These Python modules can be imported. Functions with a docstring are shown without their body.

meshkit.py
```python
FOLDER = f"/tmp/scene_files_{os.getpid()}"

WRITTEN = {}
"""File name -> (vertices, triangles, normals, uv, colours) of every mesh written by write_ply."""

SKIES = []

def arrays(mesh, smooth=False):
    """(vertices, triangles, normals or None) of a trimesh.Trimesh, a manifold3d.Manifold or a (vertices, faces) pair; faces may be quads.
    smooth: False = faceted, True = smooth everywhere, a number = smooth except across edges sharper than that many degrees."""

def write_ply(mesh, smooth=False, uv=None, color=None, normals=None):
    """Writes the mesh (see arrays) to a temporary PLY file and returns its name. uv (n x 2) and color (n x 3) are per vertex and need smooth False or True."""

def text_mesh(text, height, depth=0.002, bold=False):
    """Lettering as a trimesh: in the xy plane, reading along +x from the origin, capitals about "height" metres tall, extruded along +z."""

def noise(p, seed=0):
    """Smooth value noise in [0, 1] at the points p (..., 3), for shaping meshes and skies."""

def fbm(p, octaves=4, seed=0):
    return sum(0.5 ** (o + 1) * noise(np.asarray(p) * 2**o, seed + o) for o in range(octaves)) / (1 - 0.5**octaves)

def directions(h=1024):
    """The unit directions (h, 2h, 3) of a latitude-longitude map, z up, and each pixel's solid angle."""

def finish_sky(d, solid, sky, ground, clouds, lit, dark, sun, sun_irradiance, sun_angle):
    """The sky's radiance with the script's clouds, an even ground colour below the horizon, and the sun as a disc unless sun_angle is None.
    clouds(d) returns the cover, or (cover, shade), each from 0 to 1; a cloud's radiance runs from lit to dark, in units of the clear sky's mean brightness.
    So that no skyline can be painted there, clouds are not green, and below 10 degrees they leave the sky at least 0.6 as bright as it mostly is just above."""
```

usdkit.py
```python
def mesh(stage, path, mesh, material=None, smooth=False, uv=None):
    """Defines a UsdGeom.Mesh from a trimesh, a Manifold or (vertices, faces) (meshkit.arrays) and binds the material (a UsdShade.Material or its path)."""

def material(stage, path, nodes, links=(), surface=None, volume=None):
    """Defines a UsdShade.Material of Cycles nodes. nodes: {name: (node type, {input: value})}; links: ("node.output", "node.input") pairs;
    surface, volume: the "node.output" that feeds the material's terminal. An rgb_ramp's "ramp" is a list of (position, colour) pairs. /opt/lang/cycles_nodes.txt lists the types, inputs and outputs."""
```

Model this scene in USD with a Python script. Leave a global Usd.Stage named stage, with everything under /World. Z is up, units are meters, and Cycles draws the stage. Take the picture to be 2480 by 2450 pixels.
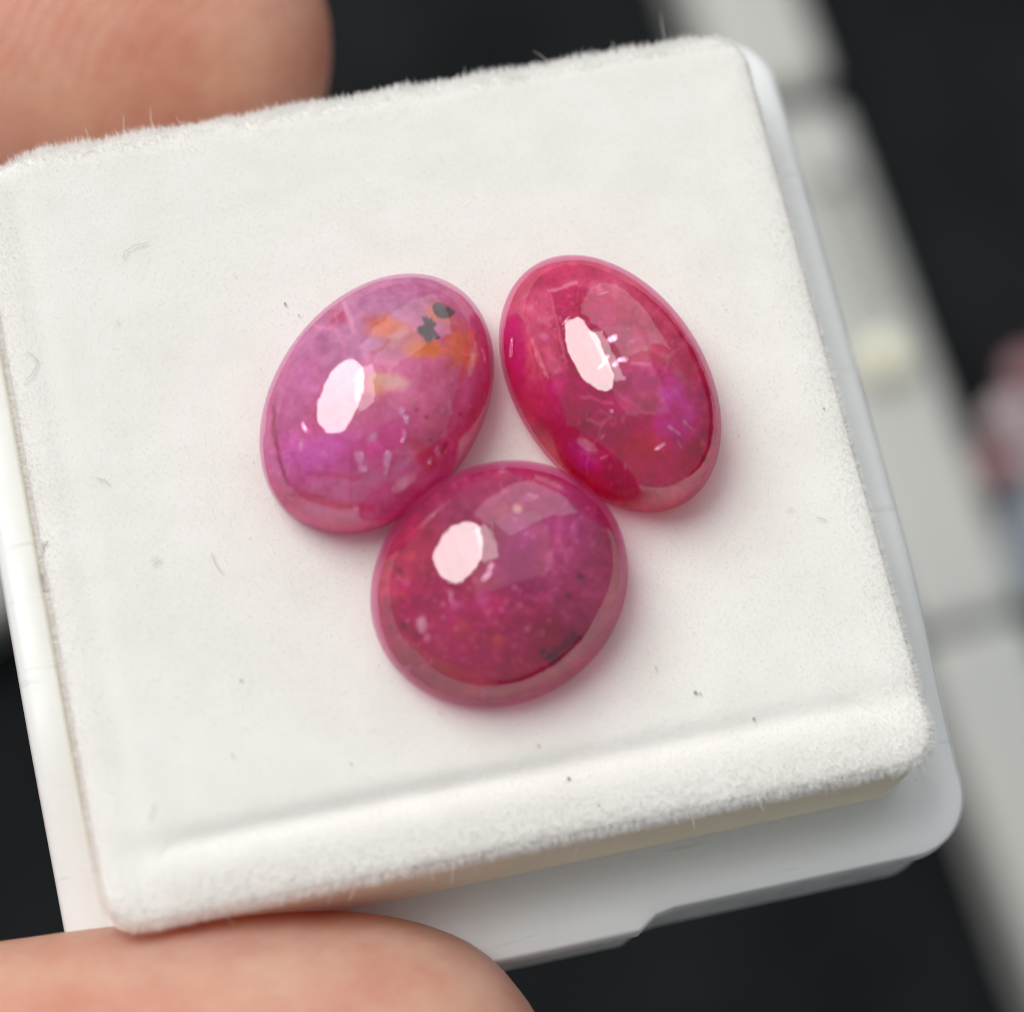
import math
import numpy as np, trimesh, manifold3d as m3, usdkit, meshkit
from scipy.spatial.transform import Rotation
from pxr import Usd, UsdGeom, UsdLux, UsdShade, Gf, Sdf, Vt

stage = Usd.Stage.CreateInMemory()
UsdGeom.SetStageUpAxis(stage, UsdGeom.Tokens.z)
UsdGeom.SetStageMetersPerUnit(stage, 1.0)
UsdGeom.Xform.Define(stage, '/World')
UsdGeom.Scope.Define(stage, '/World/Looks')
MM = 1e-3
LIFT = 130.0                      # the pad is held this many mm above the table; the box frame is in mm, its origin at the pad's middle

# ------------------------------------------------------------------ camera
F_PX, PW, PH = 6534.6, 2480.0, 2450.0
ROT = Rotation.from_rotvec([2.806, -0.296, 0.148]).as_matrix()
TR = np.array([-2.487, -1.412, 90.792])
EYE = -ROT.T @ TR
cam = UsdGeom.Camera.Define(stage, '/World/camera')
R3 = np.stack([ROT[0], -ROT[1], -ROT[2]], 0)
mat = np.eye(4); mat[:3, :3] = R3; mat[3, :3] = (EYE + [0, 0, LIFT]) * MM
cam.AddTransformOp().Set(Gf.Matrix4d(mat.tolist()))
HAP = 36.0
cam.CreateHorizontalApertureAttr(HAP); cam.CreateVerticalApertureAttr(HAP * 1011 / 1024)
cam.CreateFocalLengthAttr(HAP * F_PX / PW)
cam.CreateFStopAttr(HAP * F_PX / PW / 3.1)
cam.CreateFocusDistanceAttr(0.0905)
cam.CreateClippingRangeAttr((0.005, 50.0))
cam.CreateExposureAttr(0.07)


def project(p):
    x = np.asarray(p, float) @ ROT.T + TR
    return np.stack([PW / 2 + F_PX * x[..., 0] / x[..., 2], PH / 2 + F_PX * x[..., 1] / x[..., 2]], -1)


def at(px, py, z):
    """The point of the box frame (mm) at height z that the photograph shows at pixel px, py."""
    d = ROT.T @ np.array([(px - PW / 2) / F_PX, (py - PH / 2) / F_PX, 1.0])
    return EYE + d * (z - EYE[2]) / d[2]


# ------------------------------------------------------------------ light: one window, and the room's even light
def look_matrix(pos, target, up=(-0.12, 1.0, 0)):
    z = np.asarray(pos, float) - target; z /= np.linalg.norm(z)
    x = np.cross(up, z); x /= np.linalg.norm(x)
    m = np.eye(4); m[0, :3] = x; m[1, :3] = np.cross(z, x); m[2, :3] = z; m[3, :3] = pos
    return Gf.Matrix4d(m.tolist())


PADW = np.array([0, 0, LIFT * MM])


def lamp(name, direction, dist, w, h, radiance, color, oval=False):
    d = np.asarray(direction, float); d /= np.linalg.norm(d)
    if oval:
        l = UsdLux.DiskLight.Define(stage, '/World/' + name); l.CreateRadiusAttr(1.0)
    else:
        l = UsdLux.RectLight.Define(stage, '/World/' + name); l.CreateWidthAttr(w); l.CreateHeightAttr(h)
    l.CreateIntensityAttr(radiance); l.CreateColorAttr(Gf.Vec3f(*color))
    l.AddTransformOp().Set(look_matrix(PADW + d * dist, PADW))
    if oval: l.AddScaleOp().Set(Gf.Vec3f(w / 2, h / 2, 1.0))
    return l


lamp('window_light', (-0.40, 0.42, 0.82), 1.2, 0.80, 1.06, 6.4, (1.0, 0.975, 0.94), oval=True)
lamp('curtain_light', (-0.06, 0.40, 0.90), 1.22, 0.26, 0.62, 2.2, (1.0, 0.96, 0.95))
lamp('wall_light', (0.45, 0.85, 0.55), 2.4, 2.6, 1.7, 0.72, (0.98, 0.98, 1.0))
lamp('ceiling_light', (0.15, 0.25, 1.0), 2.4, 2.6, 2.4, 0.30, (0.98, 0.98, 1.0))
dome = UsdLux.DomeLight.Define(stage, '/World/sky')
usdkit.material(stage, '/World/Looks/room_light', {'b': ('background_shader', {'color': (0.96, 0.98, 1.0), 'strength': 0.26})}, surface='b.background')
UsdShade.MaterialBindingAPI.Apply(dome.GetPrim()).Bind(UsdShade.Material.Get(stage, '/World/Looks/room_light'))


# ------------------------------------------------------------------ helpers
used = {}


def path_for(name, parent):
    base = (str(parent.GetPath()) if parent else '/World') + '/' + name
    n = used.get(base, 0); used[base] = n + 1
    return base if n == 0 else f'{base}_{n:03d}'


def tag(p, label=None, cat=None, group=None, kind=None):
    p = p.GetPrim() if hasattr(p, 'GetPrim') else p
    for k, v in (('label', label), ('category', cat), ('group', group), ('kind', kind)):
        if v: p.SetCustomDataByKey(k, v)
    return p


def thing(name, loc, label, cat, group=None):
    x = UsdGeom.Xform.Define(stage, path_for(name, None))
    x.AddTranslateOp().Set(Gf.Vec3d(*[float(c) for c in (np.asarray(loc) + [0, 0, LIFT]) * MM]))
    p = tag(x, label, cat, group); ORIGIN[str(p.GetPath())] = np.asarray(loc, float)
    return p


ORIGIN = {}


def origin_of(parent):
    if parent is None: return np.array([0, 0, -LIFT])
    s = str(parent.GetPath())
    while s not in ORIGIN: s = s.rsplit('/', 1)[0]
    return ORIGIN[s]


def obj(name, mesh, material, parent=None, smooth=35, colors=None, more={}):
    """One Mesh prim; the mesh is given in mm of the box frame."""
    v, f = (mesh.vertices, mesh.faces) if hasattr(mesh, 'vertices') else mesh
    v = (np.asarray(v, float) - origin_of(parent)) * MM
    p = usdkit.mesh(stage, path_for(name, parent), (v, np.asarray(f)), '/World/Looks/' + material, smooth=True if colors is not None else smooth)
    if colors is not None:
        UsdGeom.PrimvarsAPI(p).CreatePrimvar('tint', Sdf.ValueTypeNames.Color3fArray, 'vertex').Set(Vt.Vec3fArray.FromNumpy(np.asarray(colors, np.float32)))
    for k, c in more.items():
        UsdGeom.PrimvarsAPI(p).CreatePrimvar(k, Sdf.ValueTypeNames.Color3fArray, 'vertex').Set(Vt.Vec3fArray.FromNumpy(np.asarray(c, np.float32)))
    return p.GetPrim()


def curves(name, strands, widths, material, parent=None):
    c = UsdGeom.BasisCurves.Define(stage, path_for(name, parent))
    n = [len(s) for s in strands]
    pts = (np.vstack(strands) - origin_of(parent)) * MM
    c.CreateTypeAttr('linear'); c.CreatePointsAttr(Vt.Vec3fArray.FromNumpy(pts.astype(np.float32)))
    c.CreateCurveVertexCountsAttr(Vt.IntArray.FromNumpy(np.array(n, np.int32)))
    c.CreateWidthsAttr(Vt.FloatArray.FromNumpy((np.concatenate(widths) * MM).astype(np.float32))); c.SetWidthsInterpolation('vertex')
    UsdShade.MaterialBindingAPI.Apply(c.GetPrim()).Bind(UsdShade.Material.Get(stage, '/World/Looks/' + material))
    return c.GetPrim()


def lin(c):
    c = np.asarray(c, float) / 255
    return np.where(c <= 0.04045, c / 12.92, ((c + 0.055) / 1.055) ** 2.4)


def ring(hx, hy, r, n, inset=0.0):
    """n points round a rounded rectangle, counter-clockwise; the same index stays at the same place for every inset."""
    hx, hy, r = hx - inset, hy - inset, max(r - inset, 0.02)
    k = n // 8
    out = []
    for q, (sx, sy) in enumerate(((1, 1), (-1, 1), (-1, -1), (1, -1))):
        a = np.linspace(0, np.pi / 2, k, endpoint=False) + np.pi / 2 * q
        out.append(np.c_[sx * (hx - r) + r * np.cos(a), sy * (hy - r) + r * np.sin(a)])
        nxt = ((-1, 1), (-1, -1), (1, -1), (1, 1))[q]
        e = np.pi / 2 * (q + 1)
        p0 = np.array([sx * (hx - r) + r * np.cos(e), sy * (hy - r) + r * np.sin(e)])
        p1 = np.array([nxt[0] * (hx - r) + r * np.cos(e), nxt[1] * (hy - r) + r * np.sin(e)])
        t = np.linspace(0, 1, k, endpoint=False)[:, None]
        out.append(p0 * (1 - t) + p1 * t)
    return np.vstack(out)


def loft(rings, cap_first=True, cap_last=True):
    n = len(rings[0]); v = list(np.vstack(rings)); f = []
    i = np.arange(n); j = (i + 1) % n
    for k in range(len(rings) - 1):
        a, b = k * n, (k + 1) * n
        f += list(np.c_[a + i, a + j, b + j]) + list(np.c_[a + i, b + j, b + i])
    for on, k, flip in ((cap_first, 0, True), (cap_last, len(rings) - 1, False)):
        if on:
            v.append(np.mean(rings[k], 0)); c = len(v) - 1
            f += list(np.c_[k * n + (j if flip else i), k * n + (i if flip else j), np.full(n, c)])
    return np.array(v), np.array(f)


def plate(cx, cy, hx, hy, r, profile, n=160):
    """A solid of rounded rectangles: profile is a list of (inset, z) from the bottom up."""
    return loft([np.c_[ring(hx, hy, r, n, i) + [cx, cy], np.full(n // 8 * 8, z)] for i, z in profile])


def join(*ms):
    return trimesh.util.concatenate([m if isinstance(m, trimesh.Trimesh) else trimesh.Trimesh(m[0], m[1], process=False) for m in ms])


def mat_(name, nodes, links=(), surface='p.BSDF', volume=None):
    return usdkit.material(stage, '/World/Looks/' + name, nodes, links, surface, volume)


# ------------------------------------------------------------------ materials
mat_('plastic', {
    'g': ('geometry', {}), 'n': ('noise_texture', {'scale': 900.0, 'detail': 4.0, 'roughness': 0.6}), 'n2': ('noise_texture', {'scale': 160.0, 'detail': 3.0}),
    'r': ('rgb_ramp', {'ramp': [(0.0, (0.74, 0.79, 0.79)), (0.55, (0.80, 0.84, 0.84)), (1.0, (0.77, 0.81, 0.81))]}),
    'm': ('map_range', {'from_min': 0.3, 'from_max': 0.7, 'to_min': 0.24, 'to_max': 0.55}), 'mp': ('mapping', {'scale': (260.0, 2600.0, 900.0), 'rotation': (0.0, 0.0, 0.5)}), 'sc': ('noise_texture', {'scale': 1.0, 'detail': 3.0}), 'sr': ('rgb_ramp', {'ramp': [(0.28, (0.90, 0.89, 0.86)), (0.36, (1, 1, 1)), (1.0, (1, 1, 1))]}), 'sx': ('mix_color', {'blend_type': 'multiply', 'fac': 1.0}),
    'b': ('bump', {'strength': 0.12, 'distance': 0.00006}),
    'p': ('principled_bsdf', {'roughness': 0.38, 'subsurface_weight': 0.25, 'subsurface_radius': (1.0, 1.0, 0.9), 'subsurface_scale': 0.0009, 'ior': 1.5})},
    [('g.position', 'n.vector'), ('g.position', 'n2.vector'), ('n2.fac', 'r.fac'), ('g.position', 'mp.vector'), ('mp.vector', 'sc.vector'), ('sc.fac', 'sr.fac'), ('r.color', 'sx.a'), ('sr.color', 'sx.b'), ('sx.result', 'p.base_color'), ('n.fac', 'm.value'), ('m.result', 'p.roughness'), ('n.fac', 'b.height'), ('b.normal', 'p.normal')])
mat_('velvet', {
    'g': ('geometry', {}), 'n': ('noise_texture', {'scale': 5200.0, 'detail': 3.0}), 'n2': ('noise_texture', {'scale': 420.0, 'detail': 6.0, 'roughness': 0.7}), 'a': ('attribute', {'attribute': 'tint'}),
    'r': ('rgb_ramp', {'ramp': [(0.3, (0.94, 0.94, 0.925)), (0.7, (1.0, 1.0, 1.0))]}),
    'x': ('mix_color', {'blend_type': 'multiply', 'fac': 1.0}),
    'b': ('bump', {'strength': 0.35, 'distance': 0.000014}),
    'p': ('principled_bsdf', {'roughness': 0.95, 'specular_ior_level': 0.1, 'sheen_weight': 0.25, 'sheen_roughness': 0.4, 'diffuse_roughness': 0.5})},
    [('g.position', 'n.vector'), ('g.position', 'n2.vector'), ('n2.fac', 'r.fac'), ('r.color', 'x.a'), ('a.color', 'x.b'), ('x.result', 'p.base_color'), ('n.fac', 'b.height'), ('b.normal', 'p.normal')])
mat_('pile', {'d': ('diffuse_bsdf', {'color': (0.99, 0.99, 0.98)}), 't': ('translucent_bsdf', {'color': (0.99, 0.99, 0.98)}), 'm': ('mix_closure', {'fac': 0.5})},
     [('d.BSDF', 'm.closure1'), ('t.BSDF', 'm.closure2')], surface='m.closure')
mat_('dark_fibre', {'p': ('principled_bsdf', {'base_color': (0.50, 0.50, 0.49), 'roughness': 0.7})})
mat_('speck', {'p': ('principled_bsdf', {'base_color': (0.34, 0.32, 0.29), 'roughness': 0.8})})
mat_('skin', {
    'g': ('geometry', {}), 'n': ('noise_texture', {'scale': 230.0, 'detail': 7.0, 'roughness': 0.68}), 'n2': ('noise_texture', {'scale': 2600.0, 'detail': 3.0}),
    'mp': ('mapping', {'rotation': (0.3, 0.2, 0.9), 'scale': (1.0, 1.0, 1.0)}),
    'w': ('wave_texture', {'scale': 560.0, 'distortion': 9.0, 'detail': 3.0, 'detail_scale': 0.5}),
    'r': ('rgb_ramp', {'ramp': [(0.32, (0.52, 0.225, 0.165)), (0.5, (0.58, 0.295, 0.22)), (0.68, (0.62, 0.365, 0.275))]}),
    'h': ('mix_float', {'fac': 0.45}),
    'b': ('bump', {'strength': 0.30, 'distance': 0.00008}),
    'p': ('principled_bsdf', {'roughness': 0.48, 'subsurface_weight': 0.6, 'subsurface_radius': (1.0, 0.36, 0.2), 'subsurface_scale': 0.0016, 'ior': 1.4})},
    [('g.position', 'n.vector'), ('g.position', 'n2.vector'), ('g.position', 'mp.vector'), ('mp.vector', 'w.vector'), ('n.fac', 'r.fac'), ('r.color', 'p.base_color'),
     ('w.fac', 'h.a'), ('n2.fac', 'h.b'), ('h.result', 'b.height'), ('b.normal', 'p.normal')])
mat_('nail', {'p': ('principled_bsdf', {'base_color': (0.66, 0.40, 0.33), 'roughness': 0.25, 'subsurface_weight': 0.3, 'subsurface_scale': 0.001})})
mat_('cloth', {
    'g': ('geometry', {}), 'n': ('noise_texture', {'scale': 60.0, 'detail': 5.0}), 'n2': ('noise_texture', {'scale': 2500.0, 'detail': 2.0}),
    'r': ('rgb_ramp', {'ramp': [(0.3, (0.004, 0.005, 0.006)), (0.7, (0.012, 0.0145, 0.0165))]}), 'b': ('bump', {'strength': 0.5, 'distance': 0.0003}),
    'p': ('principled_bsdf', {'roughness': 0.9, 'specular_ior_level': 0.15})},
    [('g.position', 'n.vector'), ('g.position', 'n2.vector'), ('n.fac', 'r.fac'), ('r.color', 'p.base_color'), ('n2.fac', 'b.height'), ('b.normal', 'p.normal')])
mat_('grey_plastic', {
    'g': ('geometry', {}), 'n': ('noise_texture', {'scale': 40.0, 'detail': 3.0}),
    'r': ('rgb_ramp', {'ramp': [(0.3, (0.40, 0.42, 0.40)), (0.7, (0.48, 0.485, 0.46))]}),
    'p': ('principled_bsdf', {'roughness': 0.45})}, [('g.position', 'n.vector'), ('n.fac', 'r.fac'), ('r.color', 'p.base_color')])
mat_('grey_lining', {'p': ('principled_bsdf', {'base_color': (0.40, 0.41, 0.385), 'roughness': 0.9})})
mat_('cream', {'p': ('principled_bsdf', {'base_color': (0.95, 0.90, 0.70), 'roughness': 0.4, 'subsurface_weight': 0.2, 'subsurface_scale': 0.001})})
mat_('blue_grey', {'p': ('principled_bsdf', {'base_color': (0.17, 0.20, 0.235), 'roughness': 0.3})})
mat_('pink_stone', {'p': ('principled_bsdf', {'base_color': (0.46, 0.37, 0.385), 'roughness': 0.15})})
mat_('red_stone', {'p': ('principled_bsdf', {'base_color': (0.26, 0.13, 0.145), 'roughness': 0.15})})
mat_('black_crystal', {'g': ('geometry', {}), 'n': ('noise_texture', {'scale': 6000.0, 'detail': 3.0}), 'r': ('rgb_ramp', {'ramp': [(0.3, (0.012, 0.013, 0.011)), (0.7, (0.06, 0.055, 0.04))]}),
                       'p': ('principled_bsdf', {'roughness': 0.5, 'specular_ior_level': 0.15})}, [('g.position', 'n.vector'), ('n.fac', 'r.fac'), ('r.color', 'p.base_color')])
mat_('fracture', {'gl': ('glossy_bsdf', {'color': (1.0, 0.72, 0.94), 'roughness': 0.16}), 'd': ('diffuse_bsdf', {'color': (1.0, 0.34, 0.66)}), 'm': ('mix_closure', {'fac': 0.5}),
                  't': ('transparent_bsdf', {'color': (1.0, 0.8, 0.9)}), 'm2': ('mix_closure', {'fac': 0.15})},
     [('gl.BSDF', 'm.closure1'), ('d.BSDF', 'm.closure2'), ('m.closure', 'm2.closure1'), ('t.BSDF', 'm2.closure2')], surface='m2.closure')


def gem_shell(name, absorb, milk, fac):
    """A polished skin over clear stone; absorb is what each millimetre takes of red, green and blue light."""
    k = np.asarray(absorb, float); top = k.max() * 1.05
    mat_(name, {
        'g': ('geometry', {}), 'n': ('noise_texture', {'scale': 2000.0, 'detail': 2.5, 'roughness': 0.5}), 'n2': ('noise_texture', {'scale': 420.0, 'detail': 4.0, 'roughness': 0.6}),
        'b': ('bump', {'strength': 0.6, 'distance': 0.000014}),
        't': ('transparent_bsdf', {'color': (0.99, 0.97, 0.98)}), 'r': ('refraction_bsdf', {'color': (1, 1, 1), 'IOR': 1.3, 'roughness': 0.0}), 'tr': ('mix_closure', {'fac': 0.15}),
        'q': ('diffuse_bsdf', {'color': milk}), 'mr': ('map_range', {'from_min': 0.3, 'from_max': 0.7, 'to_min': 0.4 * fac, 'to_max': 1.6 * fac}), 'm': ('mix_closure', {}),
        'f': ('fresnel', {'IOR': 1.9}), 'inv': ('math', {'math_type': 'subtract', 'value1': 1.0}), 'ff': ('math', {'math_type': 'multiply'}), 'cap': ('math', {'math_type': 'minimum', 'value2': 0.10}),
        'gl': ('glossy_bsdf', {'color': (1, 1, 1), 'roughness': 0.03}), 'o': ('mix_closure', {}),
        'v': ('absorption_volume', {'color': tuple(1 - k / top), 'density': top * 1000})},
        [('g.position', 'n.vector'), ('g.position', 'n2.vector'), ('n.fac', 'b.height'), ('b.normal', 'gl.normal'), ('n2.fac', 'mr.value'), ('mr.result', 'm.fac'),
         ('t.BSDF', 'tr.closure1'), ('r.BSDF', 'tr.closure2'), ('tr.closure', 'm.closure1'), ('q.BSDF', 'm.closure2'),
         ('g.backfacing', 'inv.value2'), ('f.fac', 'ff.value1'), ('inv.value', 'ff.value2'), ('ff.value', 'cap.value1'), ('cap.value', 'o.fac'), ('m.closure', 'o.closure1'), ('gl.BSDF', 'o.closure2')], surface='o.closure', volume='v.volume')


gem_shell('ruby_glass_pale', (0.04, 0.40, 0.17), (0.95, 0.36, 0.62), 0.06)
gem_shell('ruby_glass_red', (0.05, 0.66, 0.30), (1.0, 0.14, 0.42), 0.09)
gem_shell('ruby_glass_dark', (0.06, 0.62, 0.28), (1.0, 0.14, 0.42), 0.11)
mat_('ruby_core', {
    'g': ('geometry', {}), 'a': ('attribute', {'attribute': 'tint'}), 'o': ('attribute', {'attribute': 'veil'}), 'c': ('attribute', {'attribute': 'clear'}),
    'n': ('noise_texture', {'scale': 1300.0, 'detail': 6.0, 'roughness': 0.65}), 'r': ('rgb_ramp', {'ramp': [(0.25, (0.74, 0.64, 0.68)), (0.5, (1.0, 1.0, 1.0)), (0.75, (1.18, 1.3, 1.25))]}),
    'n2': ('noise_texture', {'scale': 700.0, 'detail': 6.0, 'roughness': 0.7}), 'mr': ('map_range', {'from_min': 0.3, 'from_max': 0.7, 'to_min': -0.28, 'to_max': 0.28}),
    'x': ('mix_color', {'blend_type': 'multiply', 'fac': 1.0, 'use_clamp': False}),
    'wn': ('noise_texture', {'scale': 500.0, 'detail': 3.0}), 'wv': ('vector_math', {'math_type': 'multiply_add', 'vector2': (0.0022, 0.0022, 0.0022)}),
    'vo': ('voronoi_texture', {'feature': 'distance_to_edge', 'scale': 520.0}), 've': ('map_range', {'from_min': 0.0, 'from_max': 0.035, 'to_min': 1.0, 'to_max': 0.0, 'clamp': True}),
    'vm': ('map_range', {'from_min': 0.52, 'from_max': 0.66, 'to_min': 0.0, 'to_max': 0.55, 'clamp': True}), 'vk': ('math', {'math_type': 'multiply'}), 'y': ('mix_color', {'b': (0.98, 0.62, 0.78)}),
    'd': ('diffuse_bsdf', {}), 'tl': ('translucent_bsdf', {}), 'tr': ('transparent_bsdf', {}),
    'm': ('mix_closure', {'fac': 0.45}), 'ad': ('math', {'math_type': 'add', 'use_clamp': True}), 'm2': ('mix_closure', {})},
    [('g.position', 'n.vector'), ('g.position', 'n2.vector'), ('n.fac', 'r.fac'), ('a.color', 'x.a'), ('r.color', 'x.b'), ('g.position', 'wn.vector'), ('wn.color', 'wv.vector1'), ('g.position', 'wv.vector3'), ('wv.vector', 'vo.vector'), ('vo.distance', 've.value'), ('n2.fac', 'vm.value'),
     ('ve.result', 'vk.value1'), ('vm.result', 'vk.value2'), ('vk.value', 'y.fac'), ('x.result', 'y.a'), ('y.result', 'd.color'), ('y.result', 'tl.color'), ('c.color', 'tr.color'),
     ('n2.fac', 'mr.value'), ('mr.result', 'ad.value1'), ('o.fac', 'ad.value2'), ('ad.value', 'm2.fac'),
     ('d.BSDF', 'm.closure1'), ('tl.BSDF', 'm.closure2'), ('tr.BSDF', 'm2.closure1'), ('m.closure', 'm2.closure2')], surface='m2.closure')
mat_('crack_line', {'p': ('principled_bsdf', {'base_color': (0.16, 0.05, 0.06), 'roughness': 0.7})})

# ------------------------------------------------------------------ the setting: black cloth
gx, gy = np.meshgrid(np.linspace(-420, 420, 120), np.linspace(-420, 420, 120))
gz = -LIFT - 2.5 + 3.0 * (meshkit.fbm(np.stack([gx / 60, gy / 60, gx * 0], -1), 3, 4) - 0.5)
q = np.arange(119 * 120).reshape(119, 120)[:, :-1].ravel()
tag(obj('table_cloth', (np.c_[gx.ravel(), gy.ravel(), gz.ravel()], np.vstack([np.c_[q, q + 1, q + 121], np.c_[q, q + 121, q + 120]])), 'cloth', smooth=True), kind='structure')

# ------------------------------------------------------------------ gem box
HX, HY, PX, PY = 13.66, 13.46, 0.24, 0.14
PAD_TOP = 0.7
box = thing('gem_box', (0, 0, -11), 'small white plastic gem box with a raised white velvet pad, held between finger and thumb', 'gem box')
OX, OY, ORAD, TX, TY = 15.48, 15.45, 2.2, 0.38, -0.1
WALL, RIM_Z, FLOOR_Z = 1.4, -2.8, -4.5
TN = 320
prof = [(1.2, -11.0), (0.5, -10.6), (0.3, -10.0), (0.25, -6.5), (0.2, -5.9), (0.05, -5.75), (0.0, -5.5), (0.0, RIM_Z - 0.45), (0.12, RIM_Z - 0.15), (0.45, RIM_Z),
        (WALL - 0.2, RIM_Z), (WALL, RIM_Z - 0.15), (WALL + 0.08, FLOOR_Z), (WALL + 2.0, FLOOR_Z), (WALL + 3.0, FLOOR_Z)]
rings = []
for i, z in prof:
    p = ring(OX, OY, ORAD, TN, i)
    low = np.clip((p[:, 1] + OY - 2.0) / 9.0, 0, 1); low = low * low * (3 - 2 * low); low = low * np.clip((np.abs(p[:, 0]) - 10.5) / 3.0, 0, 1)          # the rim runs out towards the front, which is open
    zz = np.full(TN, z) if z < FLOOR_Z - 0.6 or z == FLOOR_Z else FLOOR_Z - 0.02 + (z - FLOOR_Z) * low - (0.18 * (1 - low) if i < 0.3 else 0.0)
    t = np.clip((4.2 - p[:, 0]) / 0.7, 0, 1) * np.clip((p[:, 0] + 12.0) / 0.7, 0, 1) * (p[:, 1] < -OY + 2.6)   # the thumb tab: the front edge stands out a little
    t = t * t * (3 - 2 * t) * np.clip(1 - i / 1.2, 0, 1)
    rings.append(np.c_[p[:, 0] + TX, p[:, 1] + TY - 0.55 * t, zz])
obj('tray', loft(rings), 'plastic', box, smooth=50)

# velvet pad: rolled edges, a crease behind the front roll
N = 480
insets = np.concatenate([np.linspace(0, 1.5, 22), np.linspace(1.5, 4.5, 32)[1:], np.linspace(4.5, 13.4, 40)[1:]])


def pad_z(x, y, i):
    back = 1 / (1 + np.exp(-(y - 6) / 2.0))
    t = np.clip(1 - i / (1.7 - 0.8 * back), 0, 1)
    z = PAD_TOP - (0.42 - 0.12 * back) * (1 - np.sqrt(np.maximum(1 - t ** 2.6, 0)))
    fr = y - PY + HY
    soft = 0.75 + 0.5 * (meshkit.fbm(np.stack([x / 4, y / 4, x * 0 + 3], -1), 2, 8) - 0.5)
    fade = 1 / (1 + np.exp(-(x + 12.2) / 0.5)) * (0.55 + 0.45 / (1 + np.exp((x - 7) / 2)))
    z = z - 0.40 * fade * soft * np.exp(-((fr - 2.25) / 0.42) ** 2) + 0.05 * np.exp(-((fr - 1.2) / 0.5) ** 2) * fade
    z = z - 0.10 * np.exp(-((x + HX - 1.5) / 0.5) ** 2) - 0.05 * np.exp(-((HX - x - 1.6) / 0.7) ** 2)
    return z + 0.10 * (meshkit.fbm(np.stack([x / 6, y / 6, x * 0], -1), 3, 2) - 0.5) + 0.03 * (meshkit.fbm(np.stack([x / 0.9, y / 0.9, x * 0], -1), 2, 5) - 0.5)


def corner(b):
    b[:, 1] -= 0.75 * np.clip((-10.9 - b[:, 0]) / 2.5, 0, 1) ** 2 * (b[:, 1] > 0)               # the far left corner is pressed in
    return b


rings = []
for z in (-4.5, -3.6, -2.8, -2.0, -1.2, -0.5, -0.1):
    b = ring(HX, HY, 1.15, N, -0.04 if z < -1.5 else 0.0 if z < -0.3 else 0.03)
    b = corner(b + [PX, PY])
    rings.append(np.c_[b, np.full(N, z)])
for i in insets:
    b = corner(ring(HX, HY, 1.15, N, i) + [PX, PY])
    rings.append(np.c_[b, pad_z(b[:, 0], b[:, 1], i)])
pv, pf = loft(rings, cap_first=False)
col = np.tile([0.80, 0.797, 0.772], (len(pv), 1))
side = np.clip((-pv[:, 2] - 0.1) / 0.8, 0, 1)[:, None]
col = col * (1 - side) + side * np.array([0.92, 0.85, 0.66])
stain = np.clip((meshkit.fbm(pv / [1.2, 1.2, 0.8], 4, 31) - 0.5) * 5, 0, 1) * np.clip(1 - np.abs(pv[:, 2] + 1.6) / 1.6, 0, 1) * (pv[:, 0] < -HX + 0.4)
col = col * (1 - 0.5 * stain[:, None]) + 0.5 * stain[:, None] * np.array([0.62, 0.52, 0.36])
pad = obj('velvet_pad', (pv, pf), 'velvet', box, colors=col)

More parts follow.
